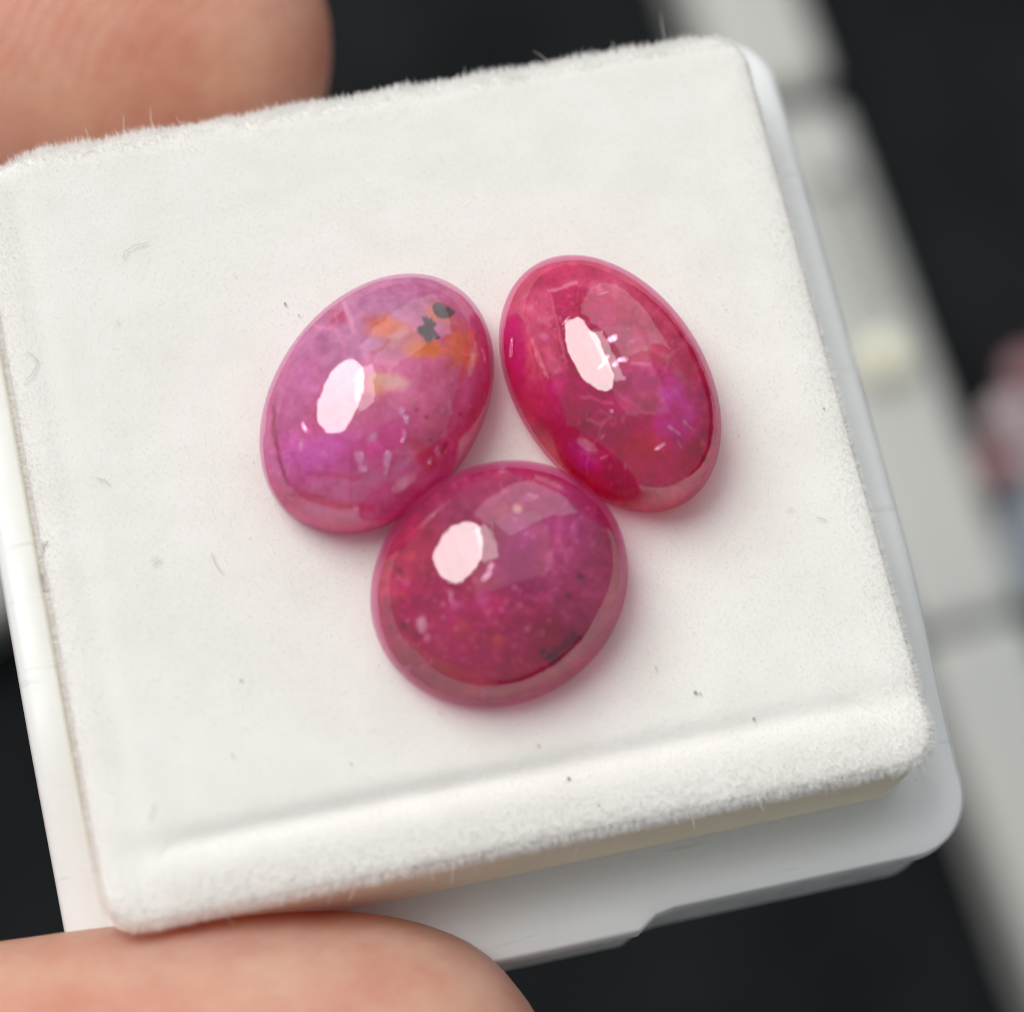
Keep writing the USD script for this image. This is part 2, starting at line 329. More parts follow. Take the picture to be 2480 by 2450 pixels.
# the pile: short fibres standing on the pad, longer and denser on its rolled edges
rng = np.random.default_rng(7)
pm = trimesh.Trimesh(pv, pf, process=False)
cen = pm.triangles_center; area = pm.area_faces; nrm = pm.face_normals
edge = np.clip(1.6 - np.minimum(HX - np.abs(cen[:, 0] - PX), HY - np.abs(cen[:, 1] - PY)), 0, 1.6) / 1.6
front = np.exp(-((cen[:, 1] - PY + HY) / 1.5) ** 2)
back_ = np.clip((cen[:, 1] - PY - HY + 0.55) / 0.4, 0, 1) * np.clip((cen[:, 2] - 0.1) / 0.2, 0, 1)
lip = np.clip(1 - np.abs(cen[:, 2] - 0.12) / 0.35, 0, 1) * (edge > 0.8)
w = area * (1 + 1.5 * edge + 2.2 * front + 3.5 * back_ + 3 * lip) * (cen[:, 2] > -0.3)
pick = rng.choice(len(pf), 105000, p=w / w.sum())
bc = rng.dirichlet([1, 1, 1], len(pick))
root = (pv[pf[pick]] * bc[:, :, None]).sum(1)
fringe = np.maximum(back_, lip)[pick]
sweep = np.stack([meshkit.noise(root / 0.7, 11 + k) - 0.5 for k in range(3)], -1) * (0.25 + 1.0 * fringe)[:, None]
dirn = nrm[pick] * (1 - 0.6 * back_[pick])[:, None] + back_[pick][:, None] * [0.0, 0.45, 0.55] + sweep + rng.normal(0, 0.16, (len(pick), 3)) * (1 + fringe)[:, None]; dirn /= np.linalg.norm(dirn, axis=1)[:, None]
lng = (0.07 + 0.05 * edge[pick] + 0.05 * front[pick] + 0.19 * back_[pick] * (0.3 + 1.2 * meshkit.noise(root / 0.9, 5)) + 0.08 * lip[pick]) * rng.uniform(0.6, 1.4, len(pick))
longer = rng.random(len(pick)) < np.where(lip[pick] > 0.3, 0.0035, 0.0004) * (fringe > 0.3)
lng[longer] *= rng.uniform(1.8, 3.4, longer.sum())
bend = rng.normal(0, 0.22, (len(pick), 3)); bend[:, 2] -= 0.3 * lip[pick]
mid = root + dirn * (lng * 0.5)[:, None]
tip = mid + (dirn + bend * 0.7) * (lng * 0.5)[:, None]
root = root - dirn * 0.02
strands = np.stack([root, mid, tip], 1)
wd = np.array([0.010, 0.009, 0.003]) * (1 + 0.6 * fringe + 0.5 * longer)[:, None]
tag(curves('pile', list(strands), list(wd), 'pile', pad), kind='stuff')

# ------------------------------------------------------------------ rubies
def soft_ellipse(p, c, r, ang=0, feather=0.35, warp=0.25, ws=120.0, seed=0):
    d = (p - np.asarray(c, float))
    a = math.radians(ang); d = d @ np.array([[math.cos(a), -math.sin(a)], [math.sin(a), math.cos(a)]])
    q = np.linalg.norm(d / np.asarray(r, float), axis=1)
    q = q + warp * 2 * (meshkit.fbm(np.c_[p / ws, np.zeros(len(p))], 4, seed) - 0.5)
    return np.clip((1 + feather - q) / (2 * feather), 0, 1)


def soft_line(p, pts, width, warp=0.0, seed=0):
    pts = np.asarray(pts, float); best = np.full(len(p), 1e9)
    pw = p + (warp * 2 * (np.stack([meshkit.fbm(np.c_[p / 45, np.full(len(p), 0.0)], 3, seed + k) for k in (1, 2)], -1) - 0.5) if warp else 0)
    for a, b in zip(pts[:-1], pts[1:]):
        t = np.clip(((pw - a) @ (b - a)) / max((b - a) @ (b - a), 1e-9), 0, 1)
        best = np.minimum(best, np.linalg.norm(pw - a - t[:, None] * (b - a), axis=1))
    return np.clip(1.5 - best / width, 0, 1)


def poly_mask(p, pts, feather=20.0, warp=25.0, seed=0):
    pts = np.asarray(pts, float)
    pw = p + warp * 2 * (np.stack([meshkit.fbm(np.c_[p / 90, np.full(len(p), 0.0)], 4, seed + k) for k in (1, 2)], -1) - 0.5)
    inside = np.zeros(len(p), bool); best = np.full(len(p), 1e9)
    for a, b in zip(pts, np.roll(pts, -1, 0)):
        cr = ((a[1] > pw[:, 1]) != (b[1] > pw[:, 1])) & (pw[:, 0] < (b[0] - a[0]) * (pw[:, 1] - a[1]) / (b[1] - a[1] + 1e-12) + a[0])
        inside ^= cr
        t = np.clip(((pw - a) @ (b - a)) / max((b - a) @ (b - a), 1e-9), 0, 1)
        best = np.minimum(best, np.linalg.norm(pw - a - t[:, None] * (b - a), axis=1))
    s = np.where(inside, best, -best)
    return np.clip(0.5 + s / (2 * feather), 0, 1)


def dome(cx, cy, a, b, ang, h, zg, n_t=230, n_r=150, off=0.0, base=0.0, base_r=0.9, wob=0.02, seed=0, lean=0.0):
    """A cabochon: domed top, rounded girdle, flat base; off mm inside its own skin. Returns vertices, faces, and for each vertex its place on the skin."""
    th = np.linspace(0, 2 * np.pi, n_t, endpoint=False)
    ca, sa = math.cos(math.radians(ang)), math.sin(math.radians(ang))
    def place(rr, z, o):
        x, y = (a - o) * rr * np.cos(th), (b - o) * rr * np.sin(th)
        return np.c_[cx + x * ca - y * sa, cy + x * sa + y * ca, np.broadcast_to(z, x.shape)]
    v, s = [], []
    ts = np.linspace(0.004, np.pi / 2, n_r)
    lower = np.linspace(0, 1, 14)[1:]
    prof = [(np.sin(t) ** 0.96, zg + h * np.cos(t) ** 0.94) for t in ts] + [(1 - (1 - base_r) * k ** 2.2, zg * (1 - k)) for k in lower]
    for rr, z in prof:
        z0 = z + PAD_TOP - 0.05
        zz = max((z - zg) / h, 0)
        out = place(rr, z0, 0.0)
        k = (z - 0.55 * off * zz ** 0.5) if z > zg else max(z, base)
        v.append(place(rr, k + PAD_TOP - 0.05, off)); s.append(out)
    v, s = np.vstack(v), np.vstack(s)
    for q_ in (v, s):
        q_[:, 2] -= (q_[:, 1] - cy) * lean * np.clip((q_[:, 2] - PAD_TOP) / zg, 0, 1)
    if off:
        e_ = meshkit.fbm(np.c_[v[:, :2] / 0.9, v[:, 2] / 2.0], 3, seed + 60) - 0.5
        v[:, :2] = [cx, cy] + (v[:, :2] - [cx, cy]) * (1 + 0.035 * e_)[:, None]
    if wob:
        v[:, 2] += wob * 2 * (meshkit.fbm(v / 1.3, 3, seed) - 0.5) * (v[:, 2] > PAD_TOP + zg)
    i = np.arange(n_t); j = (i + 1) % n_t; f = []
    m = len(prof)
    for k in range(m - 1):
        p, r = k * n_t, (k + 1) * n_t
        f += [np.c_[p + i, r + i, r + j], np.c_[p + i, r + j, p + j]]
    v = np.vstack([v, v[:n_t].mean(0), v[-n_t:].mean(0)]); s = np.vstack([s, s[:n_t].mean(0), s[-n_t:].mean(0)])
    f += [np.c_[np.full(n_t, m * n_t), i, j], np.c_[np.full(n_t, m * n_t + 1), (m - 1) * n_t + j, (m - 1) * n_t + i]]
    return v, np.vstack(f), s


def fit_gem(target, h, zg, lean):
    """Base ellipse of a cabochon whose outline in the photograph has the given centre, half extents and tilt term."""
    from scipy.optimize import least_squares
    (tx, ty), hx, hy, sxy = target
    al = np.linspace(0, np.pi, 12, endpoint=False)
    sup = np.sqrt(np.cos(al) ** 2 * hx ** 2 + np.sin(al) ** 2 * hy ** 2 - 2 * np.sin(al) * np.cos(al) * sxy)
    def res(q):
        v = dome(*q[:5], h, zg, 48, 20, wob=0, lean=lean)[0]; p = project(v)
        d = p @ np.array([np.cos(al), np.sin(al)])
        c = np.array([tx, ty]) @ np.array([np.cos(al), np.sin(al)])
        return np.r_[d.max(0) - c - sup, d.min(0) - c + sup] / 10
    c0 = at(tx, ty, 2.5)
    m = 0.5 * math.degrees(math.atan2(2 * sxy, hx ** 2 - hy ** 2))
    return least_squares(res, np.r_[c0[:2], max(hx, hy) / 66, min(hx, hy) / 66, m + 0.0]).x


S = 2480 / 1932


def inside(c, gain):
    """The colour that a matt body needs under a polished skin of high index to look like c from outside."""
    m = c.mean(1, keepdims=True)
    c = np.clip((m + (c - m) * 1.12) * gain, 0.004, 0.95)
    return np.clip(c, 0, 0.97)


def body(c):
    """How cloudy the stone is at each place (pale silk and stains are dense, deep red is clear), and the tint of what light passes."""
    gr = c[:, 1] / np.maximum(c[:, 0], 1e-4); lum = c.mean(1)
    o = 0.50 + 0.38 * np.clip((gr - 0.06) / 0.28, 0, 1)
    o = np.where(c[:, 2] < 1.05 * c[:, 1], 0.95, o); o = np.maximum(o, np.clip((0.07 - lum) / 0.03, 0, 1) * 0.9)
    t = np.clip(c / np.maximum(c[:, :1], 1e-4), 0.02, 1) ** 0.55
    return np.repeat(o[:, None], 3, 1), np.minimum(t, [[1.0, 0.95, 0.95]])


class Paint:
    """Colour zones of a stone, laid out in the pixels of an enlargement of the photograph (origin, scale)."""
    def __init__(s, p, origin, scale, base):
        s.p = (p - np.asarray(origin)) * scale; s.c = np.tile(lin(base), (len(p), 1)); s.k = 1
    def put(s, a, color):
        a = a[:, None]; s.c = s.c * (1 - a) + a * lin(color); s.k += 3
    def near(s, lo, hi, reach):
        return np.nonzero(((s.p > np.asarray(lo) - reach) & (s.p < np.asarray(hi) + reach)).all(1))[0]
    def only(s, k, a, color):
        full = np.zeros(len(s.p)); full[k] = a; s.put(full, color)
    def e(s, c, r, color, ang=0, al=1.0, feather=0.4, warp=0.25, ws=120.0):
        k = s.near(c, c, max(r) * (1 + feather + 2 * warp))
        if len(k): s.only(k, al * soft_ellipse(s.p[k], c, r, ang, feather, warp, ws, s.k), color)
    def l(s, pts, w, color, al=1.0, warp=12.0):
        k = s.near(np.min(pts, 0), np.max(pts, 0), 2 * w + 2 * warp)
        if len(k): s.only(k, al * soft_line(s.p[k], pts, w, warp, s.k), color)
    def g(s, pts, color, al=1.0, feather=20.0, warp=25.0):
        s.put(al * poly_mask(s.p, pts, feather, warp, s.k), color)
    def grain(s, ws, amp, seed, ridge=0.0, color=(235, 150, 185)):
        q_ = np.c_[s.p / ws, np.full(len(s.p), seed * 1.7)]
        w_ = np.stack([meshkit.fbm(q_ + 5.0, 3, seed + 7), meshkit.fbm(q_ + 9.0, 3, seed + 8), np.zeros(len(q_))], -1)
        f_ = meshkit.fbm(q_ + 1.2 * w_, 5, seed)
        s.c = np.clip(s.c * np.exp(amp * 4 * (f_ - 0.5)[:, None] * np.array([0.8, 1.3, 0.9])), 0.001, 1)
        if ridge:
            r_ = np.clip(1 - np.abs(f_ - 0.5) / 0.012, 0, 1) * np.clip((meshkit.fbm(q_ * 0.5 + 3.3, 3, seed + 20) - 0.46) * 8, 0, 1)
            s.put(ridge * r_, color)
    def flecks(s, n, box_, r, color, seed, al=0.8):
        r_ = np.random.default_rng(seed)
        for _ in range(n):
            c = (r_.uniform(box_[0], box_[2]), r_.uniform(box_[1], box_[3])); k = r_.uniform(0.4, 1.0) * r
            s.e(c, (k, k * r_.uniform(0.5, 1)), color, r_.uniform(0, 180), al * r_.uniform(0.4, 1), 0.5, 0.4, 30.0)


def blob(c, r, seed, nrm_=None):
    m = trimesh.creation.icosphere(2, 1.0)
    k = 0.62 + 0.75 * meshkit.fbm(m.vertices * 1.7 + 10 + seed, 2, seed)
    m.vertices = m.vertices * k[:, None] * np.asarray(r) + c
    return m


def flake(c, u, v, n, ru, rv, seed):
    """A crinkled little fracture sheet about c, ru x rv mm along u and v."""
    g = np.linspace(-1, 1, 9); U, V = np.meshgrid(g, g)
    w_ = 0.05 * (meshkit.fbm(np.stack([U * 1.6, V * 1.6, U * 0 + seed], -1), 3, seed) - 0.5)
    k = 1 + 0.6 * (meshkit.fbm(np.stack([U, V, U * 0 + seed + 9], -1), 2, seed) - 0.5)
    lim = np.sqrt(np.maximum(1 - 0.75 * V ** 2, 0.05))
    p = c + (U * lim * k * ru)[..., None] * u + (V * rv)[..., None] * v + w_[..., None] * n
    q_ = np.arange(72).reshape(8, 9)[:, :-1].ravel()
    return p.reshape(-1, 3), np.vstack([np.c_[q_, q_ + 1, q_ + 10], np.c_[q_, q_ + 10, q_ + 9]])


def surf_point(fit, h, zg, lean, px, py, depth):
    """Where the photograph's pixel meets the stone's dome, depth mm under the skin."""
    cx, cy, a, b, ang = fit
    d = ROT.T @ np.array([(px - PW / 2) / F_PX, (py - PH / 2) / F_PX, 1.0]); d /= np.linalg.norm(d)
    ca, sa = math.cos(math.radians(ang)), math.sin(math.radians(ang))
    def val(t):
        p = EYE + d * t; x, y = p[0] - cx, p[1] - cy
        r2 = ((x * ca + y * sa) / a) ** 2 + ((-x * sa + y * ca) / b) ** 2
        z = p[2] - PAD_TOP + 0.05 + y * lean
        return r2 + (max(z - zg, 0) / h) ** 2 - 1
    ts = np.linspace(70, 110, 900); vs = [val(t) for t in ts]
    k = next((k for k in range(len(ts)) if vs[k] < 0), int(np.argmin(vs)))
    p = EYE + d * ts[k]
    x, y = p[0] - cx, p[1] - cy
    lx, ly = (x * ca + y * sa) / a ** 2, (-x * sa + y * ca) / b ** 2
    n = np.array([lx * ca - ly * sa, lx * sa + ly * ca, max(p[2] - PAD_TOP + 0.05 + y * lean - zg, 0.02) / h ** 2]); n /= np.linalg.norm(n)
    return p - n * depth, n


GEM_FIT = []


def ruby(target, h, zg, lean, off, origin, scale, shell_mat, base, paint, label, seed, gain):
    fit = fit_gem(target, h, zg, lean)
    g = thing('ruby_cabochon', (fit[0], fit[1], PAD_TOP), label, 'ruby', 'rubies on the velvet pad')
    GEM_FIT[:] = [fit, (h, zg, lean), g]
    v, f, _ = dome(*fit, h, zg, wob=0.022, seed=seed, lean=lean)
    obj('polished_dome', (v, f), shell_mat, g, smooth=True)
    v, f, s = dome(*fit, h, zg, off=off, base=0.12, wob=0.025, seed=seed + 5, base_r=0.94, n_t=420, n_r=260, lean=lean)
    P = Paint(project(s), origin, scale, base)
    paint(P)
    veil, clear = body(P.c)
    obj('cloudy_core', (v, f), 'ruby_core', g, colors=inside(P.c, gain), more={'veil': veil, 'clear': clear})
    def pt(zx, zy, depth): return surf_point(fit, h, zg, lean, zx / scale + origin[0], zy / scale + origin[1], depth)
    def crystal(outline, seed, depth=0.0):
        o = np.asarray(outline, float); o = o.mean(0) + (o - o.mean(0)) * 1.08; r_ = np.random.default_rng(seed)
        for _ in range(2):                                      # jagged edge
            m_ = (o + np.roll(o, -1, 0)) / 2 + r_.normal(0, 1.6, o.shape); o = np.stack([o, m_], 1).reshape(-1, 2)
        top = np.array([pt(x, y, depth + 0.012 * r_.random())[0] for x, y in o]); bot = np.array([pt(x, y, depth + 0.10)[0] for x, y in o.mean(0) + (o - o.mean(0)) * 0.9])
        inner = np.array([pt(x, y, depth - 0.018 + 0.012 * r_.random())[0] for x, y in o.mean(0) + (o - o.mean(0)) * 0.5])
        obj('dark_crystal', loft([bot, top, inner]), 'black_crystal', g, smooth=False)
    def crack(zx, zy, length, width, ang, tilt, seed, depth=0.03):
        c, n = pt(zx, zy, depth); u = np.cross([0, 1, 0], n); u /= np.linalg.norm(u); w_ = np.cross(n, u)
        a = math.radians(ang); v_ = u * math.cos(a) + w_ * math.sin(a)
        def bent(d_): t_ = d_ - (d_ @ n) * n; t_ = t_ / 1.88; return t_ + n * math.sqrt(1 - t_ @ t_)        # a direction, as it runs inside the stone
        e_ = EYE - c; e_ /= np.linalg.norm(e_); l_ = np.array([-0.40, 0.42, 0.82]); l_ /= np.linalg.norm(l_)
        hv = bent(e_) + bent(l_); hv /= np.linalg.norm(hv); hv = hv + 0.07 * np.array([math.sin(seed * 2.4), math.cos(seed * 1.7), 0.0])
        n2 = hv - (hv @ v_) * v_; n2 /= np.linalg.norm(n2)
        r_ = np.random.default_rng(seed); L_, W_ = length / scale / 68, width / scale / 68; bits = []; k_ = max(1, int(round(length / 18)))
        u2 = np.cross(v_, n2)
        for j in range(k_):
            p_ = c + v_ * L_ * ((j + 0.5) / k_ * 2 - 1 + r_.normal(0, 0.08)) + u2 * W_ * r_.normal(0, 0.9)
            bits.append(flake(p_, u2, v_, n2 + 0.06 * r_.normal(0, 1, 3), W_ * r_.uniform(0.4, 1.3), L_ / k_ * r_.uniform(0.7, 2.0), seed * 7 + j))
        obj('fracture_flake', join(*bits), 'fracture', g, smooth=True)
    return crystal, crack


def paint1(P):
    P.e((760, 480), (620, 330), (168, 120, 160), -32, 0.9, 0.5)
    P.e((300, 950), (150, 400), (178, 108, 160), 20, 0.8)
    P.e((1100, 900), (330, 300), (194, 100, 146), 0, 0.7)
    P.e((560, 1350), (330, 190), (190, 96, 186), -8, 0.9)
    P.e((900, 1580), (520, 190), (244, 140, 190), -15, 0.85)
    P.e((900, 1250), (230, 170), (205, 84, 158), -30, 0.8)
    P.e((1330, 1500), (300, 130), (246, 146, 190), -40, 0.7)
    P.g([(1470, 820), (1620, 640), (1640, 980), (1540, 1150), (1330, 1350), (1390, 1080)], (242, 112, 160), 0.9, 25)
    P.g([(1100, 1230), (1290, 1300), (1300, 1420), (1180, 1480)], (192, 60, 88), 0.6)
    P.e((620, 430), (75, 60), (168, 74, 110), -30, 0.7)
    P.l([(350, 1590), (520, 1650), (700, 1690), (850, 1690)], 32, (160, 46, 112), 0.6, 20)
    P.l([(430, 1460), (600, 1470), (760, 1500)], 14, (168, 56, 120), 0.5, 20)
    P.l([(195, 1020), (200, 1200), (235, 1370), (300, 1530)], 13, (132, 34, 76), 0.8, 8)
    P.grain(190, 0.20, 31, 0.35, (238, 176, 208)); P.grain(45, 0.16, 32)
    P.e((950, 500), (150, 74), (196, 108, 56), 15, 0.9, 0.45, 0.35, 60)
    P.e((1190, 640), (140, 72), (220, 112, 36), 5, 0.95, 0.4, 0.4, 60)
    P.e((1450, 640), (105, 150), (206, 100, 44), -8, 0.85, 0.4, 0.5, 50)
    P.e((1300, 400), (95, 65), (186, 110, 70), 20, 0.85, 0.4, 0.4, 50)
    P.e((1010, 570), (80, 38), (214, 160, 160), -40, 0.7, 0.5, 0.4, 40)
    P.l([(960, 590), (920, 630), (850, 665)], 15, (160, 88, 78), 0.8)
    P.e((890, 870), (64, 70), (204, 146, 100), 20, 0.8, 0.5, 0.5, 40)
    P.e((990, 855), (105, 46), (220, 172, 160), 10, 0.7, 0.5, 0.5, 30)
    P.l([(660, 330), (695, 420), (725, 525)], 14, (224, 156, 186), 0.8, 10)
    P.l([(480, 490), (610, 515), (650, 600), (670, 680)], 12, (216, 140, 178), 0.6, 14)
    P.l([(960, 1320), (1060, 1335), (1150, 1330)], 9, (226, 130, 170), 0.7, 10)
    P.l([(710, 1310), (712, 1500), (708, 1700)], 8, (150, 60, 140), 0.45, 10)
    P.l([(1320, 1330), (1345, 1270)], 13, (60, 14, 30), 0.9, 6)
    for c in ((1437, 1075), (1215, 1092), (1240, 1245), (1150, 1045), (1265, 1400)): P.e(c, (17, 13), (86, 20, 44), 30, 0.8, 0.4, 0.4, 20)
    P.flecks(70, (300, 900, 1500, 1750), 13, (232, 150, 196), 3, 0.7)
    P.flecks(35, (350, 900, 1500, 1750), 14, (150, 40, 96), 4, 0.6)


crystal, crack = ruby(((711 * S, 762 * S), 221.5 * S, 246 * S, 15600 * S * S), 3.4, 0.85, 0.10, 0.14, (580, 600), 2.652, 'ruby_glass_pale', (190, 98, 146), paint1,
    'pale pink ruby with orange stains and two black specks', 21, (1.66, 2.0, 1.68))
for k in range(26):                                             # a swarm of little ones at the heart of the lower half
    t_ = rng.normal(0, 1, 2); x, y = 930 + 130 * t_[0], 1240 + 95 * t_[1]
    crack(x, y, rng.uniform(8, 26), rng.uniform(3, 6), -rng.normal(95, 22), 0, 200 + k, 0.05)
crystal([(1172, 447), (1195, 452), (1200, 440), (1212, 462), (1232, 455), (1258, 482), (1262, 496), (1244, 505), (1248, 528), (1268, 548), (1282, 572), (1262, 580), (1250, 572), (1228, 590), (1212, 600), (1196, 592), (1188, 570),
         (1165, 552), (1148, 538), (1150, 510), (1172, 500), (1188, 492), (1182, 468)], 3)
crystal([(1242, 382), (1268, 352), (1302, 358), (1332, 376), (1380, 405), (1350, 440), (1312, 450), (1272, 440), (1252, 410)], 8)
for k, (x, y, L, W_, an) in enumerate(((870, 1270, 60, 20, 70), (1045, 1130, 80, 20, 100), (400, 1330, 85, 12, 105), (432, 1165, 40, 14, 80), (780, 1370, 70, 22, 95), (925, 1390, 65, 20, 110),
                                       (1000, 1010, 45, 10, 60), (742, 990, 30, 12, 90), (1120, 1185, 25, 9, 100), (760, 1690, 60, 8, 95), (1270, 1310, 30, 22, 20))):
    crack(x, y, L, W_, -an, 18 + 22 * math.sin(k * 2.4), 40 + k)


def paint2(P):
    P.e((950, 480), (480, 330), (190, 84, 104), 40, 0.9, 0.4)
    P.e((330, 660), (140, 430), (196, 92, 110), -6, 0.85, 0.25)
    P.g([(390, 320), (560, 285), (800, 330), (1040, 560), (1090, 690), (860, 740), (800, 800), (540, 860), (500, 800), (440, 520)], (170, 26, 84), 0.95, 14, 16)
    P.e((850, 560), (190, 130), (184, 66, 112), 30, 0.6)
    P.e((140, 740), (70, 260), (214, 30, 136), -4, 0.85, 0.35)
    P.g([(250, 930), (450, 880), (600, 890), (850, 950), (1100, 920), (1330, 1060), (1490, 1240), (1400, 1560), (1150, 1720), (850, 1700), (560, 1470), (330, 1210)], (168, 10, 92), 0.95, 11, 30)
    P.e((1150, 930), (260, 90), (184, 56, 128), 10, 0.8)
    P.e((1300, 1120), (170, 180), (200, 80, 160), 20, 0.85)
    P.e((1230, 1280), (90, 130), (206, 46, 160), -25, 0.7)
    P.e((1060, 1400), (150, 85), (214, 20, 50), 10, 0.8)
    P.e((1080, 1560), (200, 90), (220, 18, 116), -5, 0.7)
    P.e((700, 1180), (260, 170), (140, 8, 72), 15, 0.7)
    P.e((600, 1450), (120, 90), (184, 50, 158), 45, 0.7)
    P.e((330, 1130), (90, 160), (178, 40, 74), -25, 0.6)
    P.e((300, 880), (80, 130), (196, 78, 92), -10, 0.6)
    P.grain(200, 0.34, 33, 0.5, (226, 128, 150)); P.grain(60, 0.38, 34, 0.35, (222, 110, 150)); P.grain(26, 0.25, 35)
    for c, r in (((1210, 775), 32), ((1290, 880), 40), ((1340, 950), 36), ((1170, 760), 20), ((1070, 720), 24), ((1390, 1060), 15)): P.e(c, (r, r * 0.7), (158, 108, 92), 40, 0.75, 0.5, 0.5, 25)
    P.l([(1130, 770), (1260, 830), (1340, 930), (1380, 1020)], 26, (150, 74, 84), 0.5, 25)
    P.l([(610, 1050), (680, 1050), (750, 1090), (820, 1090)], 9, (214, 100, 140), 0.8, 8)
    P.l([(830, 990), (890, 1050), (980, 1090), (1050, 1160)], 10, (196, 84, 124), 0.7, 10)
    P.l([(960, 810), (1080, 820)], 10, (222, 140, 160), 0.7, 8)
    P.l([(390, 320), (480, 300), (580, 260)], 10, (216, 150, 150), 0.7, 10)
    P.l([(250, 690), (280, 820), (290, 960)], 13, (210, 110, 118), 0.6, 14)
    P.l([(395, 325), (450, 560), (500, 810)], 9, (214, 120, 130), 0.55, 8)
    P.l([(600, 1300), (650, 1350)], 16, (178, 90, 120), 0.7, 8)
    P.e((660, 1160), (40, 28), (104, 14, 64), -30, 0.7, 0.5, 0.5, 25)
    P.e((350, 630), (32, 22), (226, 140, 180), 20, 0.7)
    P.flecks(60, (300, 950, 1400, 1650), 15, (214, 84, 130), 13, 0.6)
    P.flecks(50, (300, 950, 1400, 1650), 22, (140, 14, 62), 14, 0.6)
    P.flecks(35, (220, 300, 560, 900), 15, (220, 130, 138), 15, 0.6)
    P.flecks(18, (900, 250, 1400, 700), 9, (216, 120, 128), 16, 0.6)


crystal, crack = ruby(((1151.5 * S, 723.5 * S), 209.5 * S, 242.5 * S, -17500 * S * S), 3.4, 0.85, 0.10, 0.18, (1180, 580), 2.727, 'ruby_glass_red', (180, 52, 92), paint2,
    'bright raspberry red ruby with a lighter band down one side', 55, (1.62, 1.85, 2.2))
for k, (x, y, L, W_, an) in enumerate(((765, 355, 26, 9, 10), (870, 800, 50, 16, 10), (820, 640, 36, 16, 15), (780, 810, 40, 10, 30), (1235, 1265, 45, 9, -40), (1315, 1225, 38, 8, -35), (155, 700, 45, 14, 70), (1140, 1370, 25, 16, 20))):
    crack(x, y, L, W_, an, 15 + 25 * math.sin(k * 1.9), 80 + k)


def paint3(P):
    P.e((850, 330), (560, 190), (162, 66, 100), 0, 0.8, 0.5)
    P.e((1420, 440), (260, 190), (172, 68, 132), 20, 0.8)
    P.e((1480, 880), (250, 420), (188, 84, 136), 8, 0.85, 0.35)
    P.e((340, 720), (190, 360), (172, 50, 66), 20, 0.8)
    P.g([(240, 900), (520, 880), (760, 960), (1120, 930), (1290, 1050), (1420, 1280), (1300, 1500), (1000, 1660), (650, 1620), (350, 1420)], (176, 32, 98), 0.9, 40, 40)
    P.e((1090, 700), (130, 260), (156, 46, 132), 0, 0.7)
    P.e((1130, 950), (150, 60), (150, 36, 108), 10, 0.7)
    P.e((1000, 1560), (330, 90), (188, 32, 88), -5, 0.7)
    P.e((1140, 1120), (110, 90), (166, 66, 98), 20, 0.6)
    P.grain(240, 0.34, 36, 0.4, (214, 120, 160)); P.grain(50, 0.30, 37); P.grain(24, 0.2, 38)
    P.e((700, 1250), (75, 80), (176, 74, 62), 10, 0.7, 0.5, 0.5, 40)
    P.e((950, 1325), (38, 42), (196, 88, 40), 0, 0.9, 0.5, 0.4, 30)
    P.e((545, 1350), (40, 60), (186, 84, 60), 0, 0.6, 0.5, 0.5, 30)
    P.e((340, 730), (36, 44), (184, 80, 52), 0, 0.7, 0.5, 0.5, 30)
    P.e((415, 1212), (34, 56), (240, 206, 196), 0, 0.95, 0.3, 0.3, 20)
    P.e((450, 1305), (22, 28), (226, 160, 170), 0, 0.8, 0.4, 0.4, 20)
    P.e((1088, 390), (30, 26), (240, 196, 160), 20, 0.95, 0.3, 0.3, 20)
    P.e((975, 395), (40, 30), (170, 90, 80), 0, 0.6)
    for c, r in (((305, 1225), 44), ((380, 1282), 28), ((250, 820), 28), ((1540, 872), 30), ((1460, 1012), 26), ((1520, 1050), 16), ((1330, 1445), 66), ((1270, 1400), 30)): P.e(c, (r, r * 0.7), (38, 32, 26), 30, 0.95, 0.45, 0.5, 22)
    P.l([(1500, 1290), (1440, 1340), (1370, 1400)], 44, (62, 14, 24), 0.95, 24)
    P.e((1290, 1230), (70, 60), (116, 26, 44), 20, 0.7)
    P.e((840, 1040), (40, 52), (206, 110, 170), 30, 0.7, 0.5, 0.5, 30)
    P.e((655, 1070), (34, 34), (200, 110, 150), 0, 0.7, 0.5, 0.4, 30)
    P.e((1190, 560), (60, 36), (190, 90, 150), -20, 0.6, 0.5, 0.6, 30)
    for x in (1300, 1390, 1480, 1505): P.e((x, 520 + 0.2 * (x - 1390)), (16, 70), (200, 104, 164), 10, 0.6, 0.5, 0.5, 26)
    P.l([(1150, 320), (1205, 325)], 8, (220, 140, 190), 0.8, 6)
    P.flecks(110, (240, 850, 1350, 1560), 16, (232, 140, 168), 23, 0.9)
    P.flecks(45, (240, 850, 1050, 1450), 17, (206, 92, 66), 24, 0.8)
    P.flecks(60, (1050, 350, 1650, 1150), 13, (226, 140, 184), 25, 0.85)
    P.flecks(50, (300, 900, 1400, 1600), 22, (128, 22, 58), 26, 0.55)


